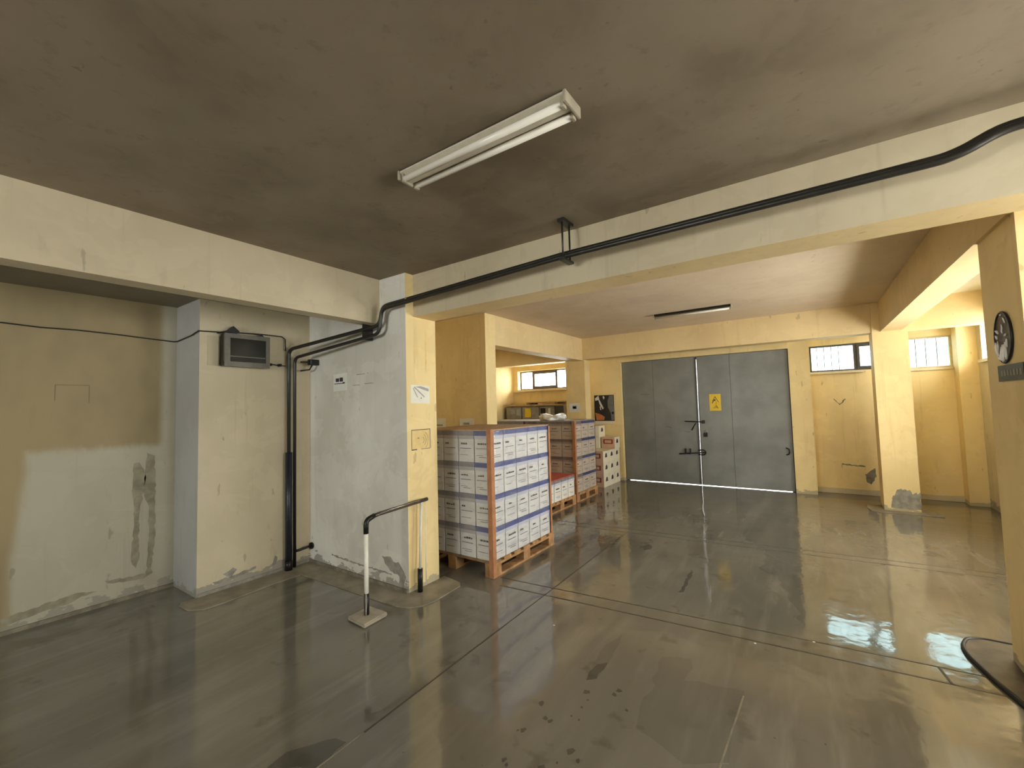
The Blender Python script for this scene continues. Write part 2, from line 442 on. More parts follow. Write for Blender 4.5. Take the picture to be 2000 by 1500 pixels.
for i, (a, b, z0, z1) in enumerate(WR):
    window(4 + i, 'y', a, b, z0, z1, 2.2, .045, FRAME_P, mullions=[((a + b) / 2 - .025, (a + b) / 2 + .025)], sill=(1.95, 2.16, a - .04, b + .0, z0 - .045, z0 - .001))
for i, (a, b, z0, z1) in enumerate(WB_ADDED):
    window(9 + i, 'x', a, b, z0, z1, -3.74, .05, FRAME_P, mullions=[((a + b) / 2 - .03, (a + b) / 2 + .03)])
for a, b, z0, z1 in (W1, W2): portal((a + b) / 2, 9.14, (z0 + z1) / 2, b - a, z1 - z0, '-y')
portal((WL[0] + WL[1]) / 2, 8.89, (WL[2] + WL[3]) / 2, WL[1] - WL[0], WL[3] - WL[2], '-y')
for a, b, z0, z1 in WR: portal(2.29, (a + b) / 2, (z0 + z1) / 2, b - a, z1 - z0, '-x')
for a, b, z0, z1 in WB_ADDED: portal((a + b) / 2, -3.84, (z0 + z1) / 2, b - a, z1 - z0, '+y')

# ---- steel gate
g = thing('door_1', 'x', 'gate', (-1.69, 8.69, 0)); del g['label']; del g['category']; g['kind'] = 'structure'
def leaf(x0, x1, cuts, name='gate_leaf'):
    lf = obj(name, B(x0, x1, 8.675, 8.715, .010, 2.414), GATE_D, g)
    es = [x0] + cuts + [x1]
    for a, b in zip(es, es[1:]):
        obj('sheet_panel', B(a + .0015, b - .0015, 8.66, 8.675, .010, 2.414, bevel=.002), GATE, lf)
    return lf
l1 = leaf(-3.15, -1.7085, [-2.53]); l2 = leaf(-1.7005, -.245, [-1.14])
obj('edge_strip', B(-1.735, -1.711, 8.645, 8.66, .03, 2.40), GATE_D, l1)
obj('edge_strip', B(-1.697, -1.683, 8.65, 8.66, .03, 1.75), GATE_D, l2)
obj('draw_bolt', T([(-1.955, 8.64, 1.195), (-1.60, 8.64, 1.18)], .011, 8), BLACK, g)
obj('bolt_keeper', B(-1.655, -1.60, 8.63, 8.66, 1.155, 1.215, bevel=.006), BLACK, g)
obj('pull_handle', T(rounded([(-1.765, 8.655, 1.155), (-1.77, 8.61, 1.14), (-1.83, 8.61, 1.04), (-1.835, 8.655, 1.03)], .03), .010, 8), BLACK, g)
bm = T([(-2.08, 8.64, .575), (-1.62, 8.64, .615)], .012, 8)
obj('draw_bolt', bm, BLACK, g)
for x in (-1.965, -1.88): obj('bolt_lug', B(x - .014, x + .014, 8.625, 8.66, .575, .68, bevel=.005), BLACK, g)
obj('bolt_keeper', T(rounded([(-1.74, 8.63, .57), (-1.63, 8.63, .57), (-1.60, 8.63, .62), (-1.64, 8.63, .665), (-1.74, 8.63, .655)], .03), .010, 8), BLACK, g)
obj('hinge_knob', T(rounded([(-.345, 8.65, .74), (-.30, 8.63, .72), (-.30, 8.63, .64), (-.345, 8.65, .62)], .03), .009, 8), BLACK, g)
for pts in ([(-2.80, 1.745), (-2.62, 1.74), (-2.60, 1.733), (-2.80, 1.738)], [(-2.33, 1.095), (-2.24, 1.09), (-2.19, 1.06), (-2.25, 1.082)], [(-2.02, 1.01), (-1.90, .995), (-1.85, 1.0), (-1.9, .987)]):
    obj('scratch', ony(pts, 8.66, -.001), GATE_D, l1)
obj('door_stop', B(-3.16, -3.10, 8.72, 8.76, -.01, 2.418), GATE_D, g)  # unseen strips added behind the gate to block light at its edges
obj('door_stop', B(-.29, -.235, 8.72, 8.76, -.01, 2.418), GATE_D, g)
obj('door_stop', B(-3.10, -.29, 8.72, 8.76, 2.37, 2.418), GATE_D, g)
# padlock
pl = thing('padlock', 'small padlock hanging at the right gate leaf below the yellow sign', 'padlock', (-1.60, 8.645, .92))
obj('shackle', T(rounded([(-1.622, 8.645, .965), (-1.622, 8.645, 1.03), (-1.578, 8.645, 1.03), (-1.578, 8.645, .965)], .02), .006, 8), CHROME, pl)
obj('body', B(-1.635, -1.565, 8.63, 8.66, .905, .975, bevel=.008), BLACK, pl)
# sign on the gate
sg = thing('warning_sign', 'yellow warning sign with dark symbol on the gate', 'sign', (-1.408, 8.658, 1.385))
obj('plate', B(-1.505, -1.312, 8.654, 8.66, 1.387, 1.695), SIGN_Y, sg)
def flat(pts, y, mat, par, name='print', t=-.001): return obj(name, ony(pts, y, t), mat, par)
flat([(-1.455, 1.565), (-1.408, 1.655), (-1.345, 1.545), (-1.352, 1.54), (-1.409, 1.635), (-1.447, 1.56)], 8.654, INK, sg)
flat([(-1.465, 1.53), (-1.42, 1.60), (-1.395, 1.59), (-1.405, 1.57), (-1.425, 1.572), (-1.458, 1.518)], 8.654, INK, sg)
flat([(-1.41, 1.56), (-1.385, 1.56), (-1.378, 1.53), (-1.395, 1.50), (-1.412, 1.51), (-1.395, 1.535)], 8.654, SIGN_YD, sg)
flat([(-1.46, 1.43), (-1.36, 1.43), (-1.395, 1.49)], 8.654, SIGN_YD, sg)
flat([(-1.39, 1.49), (-1.355, 1.43), (-1.362, 1.428), (-1.398, 1.485)], 8.654, INK, sg)

# ---- floor inlays (parts of the floor)
def strip(a, b, wd, mat, name='expansion_joint', t=.0012):
    a = Vector((*a, 0)); b = Vector((*b, 0)); s = (b - a).normalized().cross(Vector((0, 0, 1))) * wd / 2
    return obj(name, prism(bmesh.new(), [a - s, b - s, b + s, a + s], (0, 0, t)), mat, floor)
strip((-2.40, 3.222), (.775, 3.476), .011, JOINT)
strip((-2.30, 3.080), (.80, 3.307), .013, JOINT)
strip((.536, 3.455), (.56, 3.29), .014, JOINT)
strip((-3.05, 5.185), (1.95, 5.545), .010, JOINT)
strip((-3.05, 5.045), (1.95, 5.405), .008, JOINT)
strip((-1.835, -.8), (-1.85, 1.35), .010, JOINT_LT)
strip((-1.85, 1.35), (-1.89, 5.19), .010, JOINT)
strip((-.43, 1.3), (-.36, 2.6), .008, JOINT_LT)
for nm, pts, m in (('stain', [(-1.118, 2.862), (-1.084, 2.707), (-1.07, 2.532), (-1.07, 2.323), (-1.115, 2.284), (-1.133, 2.373), (-1.161, 2.639)], STAIN_L),
                   ('stain', [(-1.075, 2.50), (-1.07, 2.323), (-1.115, 2.284), (-1.130, 2.36), (-1.12, 2.45)], STAIN),
                   ('stain', [(-.973, 4.271), (-.944, 4.217), (-.925, 3.724), (-.953, 3.707)], STAIN),
                   ('stain', [(-1.561, 4.691), (-1.535, 4.806), (-1.476, 4.76), (-1.465, 4.65), (-1.511, 4.586)], STAIN),
                   ('dull_patch', [(-.571, 7.504), (-.182, 7.982), (-.135, 5.664), (-.106, 3.545), (-.152, 3.86), (-.247, 4.221), (-.296, 4.503), (-.456, 4.619), (-.413, 4.955), (-.469, 5.24), (-.706, 5.663), (-.651, 6.187)], REFLECT_G),  # reflection of the gate, painted dark into the floor colour
                   ('dull_patch', [(-.809, 2.725), (-.659, 2.806), (-.653, 2.563), (-.396, 2.647), (-.358, 2.637), (-.368, 2.09), (-.533, 1.984), (-.767, 2.081)], STAIN_L),
                   ('stain', [(-2.04, .987), (-2.048, 1.081), (-1.991, 1.171), (-1.936, 1.254), (-1.872, 1.265), (-1.848, 1.11)], STAIN)):
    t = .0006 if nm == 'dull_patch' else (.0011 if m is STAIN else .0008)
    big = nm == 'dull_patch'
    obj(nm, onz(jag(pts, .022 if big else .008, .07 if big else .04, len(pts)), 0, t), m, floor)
for k in range(26):   # droplets and spots near the bottom of the view
    cx, cy, r = random.uniform(-1.25, -.75), random.uniform(1.35, 2.3), random.uniform(.006, .022)
    n = 8; ph = random.random() * 6
    obj('spot', onz([(cx + r * (1 + .35 * math.sin(3 * a + ph)) * math.cos(a) * .8, cy + r * (1 + .35 * math.sin(2 * a + ph)) * math.sin(a)) for a in [i * 2 * math.pi / n for i in range(n)]], 0, .0009), STAIN, floor)
for x, y in ((-1.565, 2.72), (-.36, 3.19), (-.05, 3.40)):
    obj('paint_fleck', onz([(x - .008, y), (x, y - .006), (x + .009, y + .002), (x + .001, y + .008)], 0, .002), PALE, floor)
sl = obj('screed_apron', onz([(-4.36, 1.42), (-4.308, 1.393), (-4.16, 1.40), (-4.06, 1.47), (-4.05, 1.617), (-4.09, 2.06), (-4.08, 2.291), (-3.668, 2.305), (-2.961, 2.313), (-2.755, 2.323), (-2.65, 2.36), (-2.585, 2.44), (-2.564, 2.553), (-2.585, 2.88), (-2.63, 2.93), (-2.7, 2.945), (-2.86, 2.97), (-2.86, 2.53), (-4.36, 2.53)], 0, .008), SCREED, floor)
obj('screed_apron', onz([(.634, 8.10), (.615, 7.9), (.64, 7.70), (.758, 7.653), (1.147, 7.68), (1.36, 7.67), (1.25, 8.09), (1.165, 8.1)], 0, .012), SCREED, floor)
sr = obj('screed_apron', onz([(1.45, 3.95), (.97, 3.957), (.829, 3.958), (.775, 3.93), (.73, 3.87), (.71, 3.78), (.71, 3.669), (.755, 3.424), (.80, 3.26), (.88, 2.95), (1.45, 2.9)], 0, .014), SCREED_DK, floor)
obj('rubber_edging', T(rounded([(1.45, 3.957, .008), (.829, 3.962, .008), (.75, 3.92, .008), (.705, 3.80, .008), (.705, 3.669, .008), (.752, 3.424, .008), (.795, 3.26, .008), (.875, 2.95, .008)], .05), .013, 8), BLACK, floor)

# ---- wear on the walls
for par, bmx, m in ((wl, onx(jag([(1.236, 1.149), (1.271, 1.154), (1.318, 1.049), (1.303, .894), (1.278, .676), (1.275, .456), (1.284, .322), (1.261, .241), (1.225, .317), (1.233, .467), (1.243, .684), (1.226, .907)], .007, .03), -4.885, .0012), DRIP),
                    (wl, onx(jag([(1.326, 1.229), (1.378, 1.201), (1.39, .878), (1.389, .425), (1.367, .207), (1.332, .152), (1.342, .438), (1.345, .751), (1.303, .894)], .007, .03), -4.885, .0012), DRIP),
                    (wl, onx(jag([(1.063, .2), (1.332, .174), (1.367, .207), (1.379, .168), (1.315, .136), (1.08, .173)], .007, .03), -4.885, .0014), DRIP),
                    (wl, onx(jag([(.5, .12), (.9, .165), (1.02, .135), (.92, .125), (.86, .095), (.7, .09), (.52, .06)], .007, .03), -4.885, .0014), DRIP),
                    (pier, ony(jag([(-3.204, .256), (-3.079, .268), (-3.053, .233), (-2.987, .241), (-2.91, .169), (-2.892, .13), (-2.92, .03), (-2.985, .03), (-2.976, .126), (-3.095, .146), (-3.163, .2)], .008, .03), 2.54, -.0012), PLASTER),
                    (pier, ony(jag([(-3.97, .147), (-3.622, .134), (-3.075, .126), (-3.075, .114), (-3.622, .118), (-3.97, .132)], .008, .03), 2.54, -.0012), PLASTER),
                    (wcol, onx(jag([(1.733, .136), (1.811, .173), (1.845, .144), (1.791, .09)], .007, .03), -4.36, .0012), PLASTER),
                    (wcol, onx(jag([(2.149, .081), (2.183, .169), (2.208, .152), (2.188, .079)], .007, .03), -4.36, .0012), PLASTER),
                    (wcol, onx(jag([(1.65, .093), (1.876, .107), (2.008, .125), (2.009, .102), (1.833, .075), (1.67, .069)], .007, .03), -4.36, .0012), PLASTER),
                    (wcr, ony(jag([(.864, .045), (.864, .091), (.887, .21), (.905, .22), (.934, .29), (.977, .314), (.99, .295), (1.017, .307), (1.04, .29), (1.068, .302), (1.09, .243), (1.127, .273), (1.14, .25), (1.164, .277), (1.164, .04)], .008, .03), 7.8, -.0015), PLASTER),
                    (wwin, ony(jag([(.695, .324), (.762, .385), (.821, .437), (.833, .309), (.769, .176), (.714, .204)], .008, .03), 8.9, -.0015), PLASTER_D),
                    (wwin, ony(jag([(.411, .488), (.703, .462), (.702, .445), (.41, .47)], .008, .03), 8.9, -.0015), PLASTER_D),
                    (wwin, ony(jag([(.354, 1.539), (.429, 1.445), (.515, 1.534), (.504, 1.55), (.435, 1.465), (.36, 1.55)], .008, .03), 8.9, -.0015), PLASTER_D)):
    obj('peeled_patch', bmx, m, par)
bm = bmesh.new()
for a, b, c, d in ((.74, .94, 1.822, 1.827), (.74, .744, 1.70, 1.822), (.936, .94, 1.68, 1.822)): box(bm, -4.885, -4.884, a, b, c, d)
obj('pencilled_rectangle', bm, PENCIL, wl)
for x0, x1, z in ((-3.55, -3.42, 1.90), (-3.39, -3.375, 1.905), (-3.62, -3.50, 1.80), (-3.43, -3.30, 1.807)):
    obj('scuff', B(x0, x1, 2.539, 2.54, z, z + .006), PLASTER, pier)
# soot streaks on the yellow side of the pier
for y0, y1, z0, z1 in ((2.63, 2.655, 1.95, 2.28), (2.765, 2.785, 1.88, 2.27)):
    obj('soot_streak', onx([(y0, z0 + .05), ((y0 + y1) / 2, z0), (y1, z0 + .1), (y1 - .003, z1 - .08), ((y0 + y1) / 2, z1), (y0 + .002, z1 - .1)], -2.855, .001), PAPER_Y, pier)

# ------------------------------------------------------------------ pipes, cable, wall lamp
pp = thing('conduit_pipe', 'upper dark conduit pipe running from the corner along the beam', 'pipe', (-4.3, 2.285, 0))
up_path = rounded([(-4.30, 2.285, .02), (-4.30, 2.285, 2.195), (-3.12, 2.475, 2.315), (-3.10, 2.49, 2.487), (-1.25, 2.49, 2.545), (.52, 2.49, 2.552), (.585, 2.49, 2.567), (.69, 2.49, 2.615), (1.9, 2.49, 2.64)], .07)
obj('tube', T(up_path, .0175, 10), PIPE, pp)
obj('sleeve', T([(-4.30, 2.285, .015), (-4.30, 2.285, 1.16)], .031, 12), PIPE_B, pp)
obj('sleeve_foot', T([(-4.30, 2.285, .008), (-4.30, 2.285, .10)], .034, 12), BLACK, pp)
obj('joint_rivet', T([(-2.77, 2.472, 2.503), (-2.77, 2.465, 2.503)], .009, 8), CHROME, pp)
p2 = thing('conduit_pipe', 'lower dark conduit pipe beside the navy sleeve in the corner', 'pipe', (-4.30, 2.345, 0))
lo_path = rounded([(-4.30, 2.345, .02), (-4.30, 2.345, 2.115), (-3.10, 2.455, 2.235), (-3.07, 2.455, 2.45), (-1.25, 2.455, 2.517), (.52, 2.455, 2.524), (.585, 2.455, 2.539), (.69, 2.455, 2.587), (1.9, 2.455, 2.612)], .07)
obj('tube', T(lo_path, .0155, 10), PIPE, p2)
bm = T(rounded([(-4.30, 2.36, .17), (-4.305, 2.45, .172), (-4.315, 2.535, .176)], .02), .013, 8)
obj('stub', bm, PIPE, p2); obj('flange', T([(-4.314, 2.524, .176), (-4.315, 2.538, .176)], .034, 12), BLACK, p2)
ps = tag(obj('pipe_clamp', B(-3.31, -3.30, 2.43, 2.54, 2.20, 2.345), PIPE), 'dark clamp holding both pipes under the end of the near beam', 'pipe clamp')
# hanger of two rods
h = thing('pipe_hanger', 'two-rod dark metal hanger carrying the pipes below the ceiling', 'pipe hanger', (-1.24, 2.47, 2.5))
obj('rod', T([(-1.245, 2.43, 2.50), (-1.245, 2.43, ZF)], .006, 6), PIPE, h)
obj('rod', T([(-1.245, 2.53, 2.50), (-1.245, 2.53, ZF - .02)], .006, 6), PIPE, h)
obj('saddle', B(-1.265, -1.225, 2.415, 2.545, 2.485, 2.499), PIPE, h)
obj('anchor', B(-1.268, -1.222, 2.41, 2.55, ZF - .02, ZF), PIPE, h)
# cable
cab = [(-4.872, .2, 2.285), (-4.872, .45, 2.277), (-4.872, .65, 2.268), (-4.872, .855, 2.274), (-4.872, 1.1, 2.268), (-4.872, 1.3, 2.258), (-4.87, 1.5, 2.250), (-4.84, 1.518, 2.250), (-4.5, 1.518, 2.27), (-4.352, 1.518, 2.292), (-4.348, 1.56, 2.293), (-4.348, 1.75, 2.305), (-4.348, 1.85, 2.315), (-4.348, 2.05, 2.325), (-4.348, 2.24, 2.325), (-4.33, 2.262, 2.30), (-4.32, 2.262, 2.18)]
tag(obj('electric_cable', T(cab, .0055, 6), BLACK), 'thin black cable sagging along the left wall to the corner pipes', 'cable')
jb = tag(obj('junction_box', onx([(1.773, 2.362), (1.728, 2.316), (1.774, 2.268), (1.824, 2.318)], -4.342, .05), BLACK), 'black diamond-shaped junction box above the wall lamp', 'junction box')
fl = thing('wall_floodlight', 'grey floodlight with dark glass mounted on the cream column', 'floodlight', (-4.36, 1.87, 1.985))
obj('mount_plate', B(-4.36, -4.352, 1.59, 1.675, 1.995, 2.262), CREAM_HI, fl)
obj('housing', B(-4.352, -4.262, 1.685, 2.065, 1.99, 2.28, bevel=.008), BLACK, fl)
bm = bmesh.new()
for a, b, c, d in ((1.68, 2.07, 1.985, 2.03), (1.68, 2.07, 2.245, 2.285), (1.68, 1.725, 2.03, 2.245), (2.035, 2.07, 2.03, 2.245)): box(bm, -4.262, -4.240, a, b, c, d)
obj('front_frame', bm, LAMPFRAME, fl)
obj('glass', B(-4.262, -4.250, 1.725, 2.035, 2.03, 2.245), LAMPGLASS, fl)
obj('glass_rib', B(-4.250, -4.247, 1.725, 2.035, 2.075, 2.083), LAMPFRAME, fl)
obj('hood', prism(bmesh.new(), [(-4.35, 1.66, 2.285), (-4.22, 1.68, 2.287), (-4.22, 1.76, 2.289), (-4.35, 1.80, 2.31)], (0, 0, .012)), BLACK, fl)
obj('hood', prism(bmesh.new(), [(-4.25, 1.96, 2.285), (-4.25, 2.02, 2.287), (-4.25, 1.995, 2.312)], (-.06, 0, 0)), BLACK, fl)
obj('hinge', B(-4.285, -4.255, 1.672, 1.69, 1.995, 2.03), BLACK, fl)
obj('feed_cable', T([(-4.28, 2.07, 2.04), (-4.30, 2.12, 2.033), (-4.325, 2.19, 2.03), (-4.325, 2.268, 2.028)], .005, 6), BLACK, fl)
for y in (2.115, 2.21): obj('cable_clip', B(-4.36, -4.31, y - .009, y + .009, 2.02, 2.045), BLACK, fl)
vb = thing('pipe_valve', 'small black valve bracket beside the corner pipes on the white wall', 'valve', (-4.28, 2.5, 2.03))
obj('body', B(-4.235, -4.175, 2.44, 2.54, 2.04, 2.10, bevel=.012), BLACK, vb)
obj('arm', T([(-4.29, 2.40, 2.075), (-4.23, 2.46, 2.075)], .008, 6), BLACK, vb)
obj('strut', T([(-4.29, 2.40, 1.985), (-4.225, 2.46, 1.995), (-4.2, 2.48, 2.05)], .008, 6), BLACK, vb)

# ------------------------------------------------------------------ fluorescent lamps
def tube_lamp(x0, x1, y, z, two, label, tray_mat):
    t = thing('fluorescent_lamp', label, 'ceiling lamp', ((x0 + x1) / 2, y, z))
    ys = (y - .042, y + .042) if two else (y,)
    w = .062 if two else .03
    bm = bmesh.new()
    prof = [(-w, -.004), (-w, -.012), (-.018, -.034), (.018, -.034), (w, -.012), (w, -.004)] if two else [(-w, 0), (-w, -.03), (w, -.03), (w, 0)]
    prism(bm, [(x0 + .012, y + a, z + b) for a, b in prof], (x1 - x0 - .024, 0, 0))
    obj('tray', bm, tray_mat, t)
    for yy in ys:
        r = .0155
        zz = z - (.040 if two else .052)
        obj('tube', T([(x0 + .03, yy, zz), (x1 - .03, yy, zz)], r, 12), TUBE, t)
        for xx in (x0 + .018, x1 - .030):
            obj('lamp_holder', B(xx, xx + .014, yy - .014, yy + .014, zz - .018, z - .004, bevel=.003), CAP, t)
    for xa, xb in ((x0, x0 + .014), (x1 - .014, x1)):
        obj('end_cap', B(xa, xb, y - w - .006, y + w + .006, z - (.048 if two else .045), z, bevel=.005), CAP, t)
    return t
tube_lamp(-1.645, -.695, 1.49, ZF, True, 'unlit twin-tube fluorescent lamp on the brown front ceiling', TRAY)
tube_lamp(-1.845, -.785, 6.50, ZB, False, 'unlit single-tube fluorescent lamp with dark tray before the gate', BLACK)

# ------------------------------------------------------------------ handrail
hr = thing('handrail', 'pale handrail post with dark brown rail standing at the white pier', 'handrail', (-2.80, 2.08, 0))
bm = bmesh.new(); prism(bm, [(-2.905, 1.985, .0), (-2.69, 1.972, .0), (-2.70, 2.19, .0), (-2.91, 2.188, .0)], (0, 0, .03))
bmesh.ops.bevel(bm, geom=bm.edges[:], offset=.008, segments=2, affect='EDGES')
obj('foot_plate', bm, STONE, hr)
obj('post', T([(-2.806, 2.08, .03), (-2.806, 2.08, .665)], .0165, 12), PALE, hr)
obj('post_sleeve', T([(-2.806, 2.08, .028), (-2.806, 2.08, .185)], .019, 12), BLACK, hr)
obj('sleeve_strip', B(-2.800, -2.786, 2.059, 2.066, .03, .185), CHROME, hr)
obj('rail', T(rounded([(-2.806, 2.08, .64), (-2.806, 2.08, .722), (-2.80, 2.17, .748), (-2.795, 2.705, .768)], .05), [.0175] * 5 + [.0165] * 9, 12), RAILB, hr)
obj('rail_bend', T(rounded([(-2.806, 2.08, .625), (-2.806, 2.08, .722), (-2.802, 2.155, .745)], .05), .0195, 12), BLACK, hr)
obj('rail_seam', T([(-2.782, 2.19, .760), (-2.777, 2.60, .776)], .004, 6), CHROME, hr)
obj('rear_post', T([(-2.795, 2.61, .18), (-2.795, 2.635, .76)], .011, 10), PALE, hr)
obj('rear_sleeve', T([(-2.795, 2.61, .008), (-2.795, 2.612, .20)], .022, 12), BLACK, hr)
obj('rear_rod', T([(-2.775, 2.66, .05), (-2.775, 2.665, .755)], .004, 6), PALE, hr)

# ------------------------------------------------------------------ notices and small wall things
def paper_x(name, label, cat, y0, y1, z0, z1, x, mat, marks, tilt=0.0):
    t = thing(name, label, cat, (x, (y0 + y1) / 2, z0))
    obj('sheet', onx([(y0, z0), (y1, z0 + tilt), (y1 - .004, z1 + tilt), (y0 + .003, z1)], x, .003), mat, t)
    for pts, m in marks: obj('print', onx(pts, x + .003, .0008), m, t)
    return t
def paper_y(name, label, cat, x0, x1, z0, z1, y, mat, marks, tilt=0.0):
    t = thing(name, label, cat, ((x0 + x1) / 2, y, z0))
    obj('sheet', ony([(x0, z0), (x1, z0 + tilt), (x1, z1 + tilt), (x0, z1)], y, -.003), mat, t)
    for pts, m in marks: obj('print', ony(pts, y - .003, -.0008), m, t)
    return t
def rc(a, b, c, d): return [(a, c), (b, c), (b, d), (a, d)]
paper_x('paper_notice', 'white crumpled notice with slanting scribbles on the yellow pier face', 'notice', 2.585, 2.815, 1.61, 1.772, -2.855, PAPER,
        [([(2.64, 1.755), (2.80, 1.715), (2.80, 1.74), (2.70, 1.762)], INK_G), ([(2.62, 1.75), (2.745, 1.66), (2.75, 1.67), (2.63, 1.757)], INK_G), ([(2.61, 1.74), (2.66, 1.66), (2.668, 1.663), (2.62, 1.745)], INK_G), ([(2.70, 1.65), (2.715, 1.65), (2.71, 1.665)], INK)], -.006)
t = thing('sketch_panel', 'yellowed square panel with dark outline on the pier face', 'panel', (-2.855, 2.70, 1.2))
obj('sheet', onx(rc(2.588, 2.812, 1.20, 1.375), -2.855, .003), PAPER_Y, t)
bm = bmesh.new()
for a, b, c, d in ((2.588, 2.812, 1.371, 1.377), (2.588, 2.592, 1.20, 1.371), (2.806, 2.812, 1.205, 1.371), (2.588, 2.65, 1.198, 1.206), (2.70, 2.812, 1.200, 1.204)): box(bm, -2.852, -2.851, a, b, c, d)
obj('outline', bm, INK, t)
for k in range(3):
    r = .035 + .025 * k
    obj('curved_mark', T([(-2.852, 2.70 + r * math.cos(a), 1.28 + r * math.sin(a)) for a in [-.9 + i * .3 for i in range(7)]], .0018, 5), PENCIL, t)
obj('print', prism(bmesh.new(), [(-2.852, 2.65, 1.30), (-2.852, 2.68, 1.295), (-2.852, 2.672, 1.306)], (.0008, 0, 0)), PENCIL, t)
paper_y('paper_notice', 'small grey notice with dark print on the white wall', 'notice', -3.925, -3.705, 1.757, 1.928, 2.54, PAPER_G,
        [(rc(-3.885, -3.83, 1.85, 1.885), INK), (rc(-3.82, -3.765, 1.85, 1.89), INK), (rc(-3.91, -3.74, 1.828, 1.835), INK), (rc(-3.77, -3.735, 1.828, 1.843), INK)], .004)
paper_y('paper_notice', 'white notice half hidden by the pier above the near pallet', 'notice', -4.70, -4.43, 1.22, 1.415, 4.69, PAPER, [(rc(-4.66, -4.49, 1.30, 1.325), INK_G), (rc(-4.66, -4.50, 1.265, 1.272), INK_G)])
paper_y('paper_notice', 'white notice with grey print right above the near pallet', 'notice', -4.155, -3.89, 1.22, 1.41, 4.69, PAPER, [(rc(-4.085, -3.97, 1.32, 1.35), INK_G), (rc(-4.085, -3.97, 1.285, 1.31), INK_G), (rc(-4.085, -3.97, 1.22, 1.275), PAPER_G)])
paper_y('paper_notice', 'pale notice with framed symbol on the shaded far left column', 'notice', -4.017, -3.783, 1.417, 1.598, 7.90, PAPER_G, [(rc(-3.95, -3.85, 1.475, 1.55), INK_G), (rc(-3.935, -3.865, 1.49, 1.535), PAPER_G)])
# poster
po = thing('poster', 'black poster with white shapes and an orange corner beside the gate', 'poster', (-3.54, 8.57, 1.21))
obj('sheet', B(-3.757, -3.323, 8.562, 8.57, 1.213, 1.755), POST_BLK, po)
for pts, m in (([(-3.745, 1.69), (-3.66, 1.75), (-3.64, 1.66), (-3.735, 1.64)], POST_WHT), ([(-3.665, 1.66), (-3.635, 1.65), (-3.55, 1.48), (-3.575, 1.455), (-3.64, 1.56)], POST_WHT), ([(-3.64, 1.52), (-3.62, 1.52), (-3.61, 1.44), (-3.63, 1.45)], POST_WHT), ([(-3.57, 1.72), (-3.545, 1.74), (-3.52, 1.70), (-3.545, 1.66)], POST_WHT),
               ([(-3.42, 1.74), (-3.33, 1.745), (-3.33, 1.42), (-3.40, 1.38), (-3.46, 1.5), (-3.46, 1.64)], POST_GRY), ([(-3.40, 1.38), (-3.33, 1.41), (-3.33, 1.23), (-3.385, 1.23)], POST_GRY), ([(-3.385, 1.40), (-3.335, 1.42), (-3.335, 1.36), (-3.36, 1.35)], POST_WHT),
               ([(-3.75, 1.39), (-3.62, 1.35), (-3.535, 1.30), (-3.55, 1.23), (-3.72, 1.23)], POST_ORG)):
    obj('print', ony(pts, 8.562, -.0012), m, po)
obj('white_strip', B(-3.757, -3.335, 8.560, 8.57, 1.155, 1.205), PAPER, po)
lp = [(-3.925 + .075 * math.sin(a) * (1 - .25 * math.cos(a)), 8.555, 1.40 + .11 * math.cos(a)) for a in [-2.75 + i * 5.5 / 20 for i in range(21)]]
tag(obj('wire_loop', T([(-3.955, 8.555, 1.245)] + lp + [(-3.86, 8.555, 1.25), (-3.855, 8.555, 1.16)], .010, 6), FRAME_D), 'dark wire loop hanging on the wall between column and poster', 'wire')
# emblem and sign on the right pier (left face, x = .90)
em = thing('oval_emblem', 'dark oval emblem with silver drapery shapes on the right pier', 'emblem', (.90, 3.42, 1.72))
EC, EZ, EA, EB = 3.425, 1.858, .118, .138
obj('plaque', onx([(EC + EA * math.cos(a), EZ + EB * math.sin(a)) for a in [i * 2 * math.pi / 28 for i in range(28)]], .90, -.008), EMB, em)
bm = bmesh.new(); ring = [(.892, EC + EA * math.cos(a), EZ + EB * math.sin(a)) for a in [i * 2 * math.pi / 28 for i in range(29)]]
tube(bm, ring, .006, 6, False); obj('rim', bm, BLACK, em)
def blob(pts, r):
    return T([(.889, y, z) for y, z in pts], [r * .3] + [r * .62] * (len(pts) - 2) + [r * .35], 6)
for pts, r in (([(3.52, 1.905), (3.50, 1.90), (3.485, 1.885)], .012), ([(3.525, 1.88), (3.51, 1.87), (3.505, 1.855)], .010), ([(3.53, 1.84), (3.525, 1.81), (3.515, 1.785), (3.50, 1.76)], .011), ([(3.50, 1.845), (3.497, 1.81), (3.50, 1.785)], .008),
               ([(3.515, 1.77), (3.49, 1.745), (3.47, 1.74)], .010), ([(3.455, 1.81), (3.46, 1.78), (3.475, 1.75), (3.47, 1.73)], .008), ([(3.44, 1.82), (3.442, 1.78), (3.452, 1.745), (3.44, 1.725)], .009), ([(3.42, 1.82), (3.423, 1.78), (3.435, 1.75), (3.425, 1.73)], .008),
               ([(3.395, 1.83), (3.393, 1.79), (3.392, 1.755), (3.395, 1.735)], .011), ([(3.37, 1.845), (3.372, 1.82), (3.368, 1.80)], .009), ([(3.44, 1.985), (3.43, 1.98), (3.42, 1.985)], .007), ([(3.40, 1.965), (3.385, 1.95), (3.375, 1.93)], .007), ([(3.425, 1.93), (3.42, 1.91), (3.428, 1.89), (3.42, 1.88)], .006), ([(3.40, 1.86), (3.385, 1.865), (3.375, 1.872)], .009)):
    obj('silver_shape', blob(pts, r), EMB_W, em)
sp = thing('name_plate', 'dark horizontal sign strip below the oval emblem', 'sign', (.90, 3.38, 1.62))
obj('plate', B(.892, .90, 3.20, 3.545, 1.62, 1.708), PLATE_D, sp)
for k in range(7):
    y = 3.50 - k * .042; obj('letter', B(.8912, .892, y - .028, y, 1.648, 1.68), PLATE_T, sp)

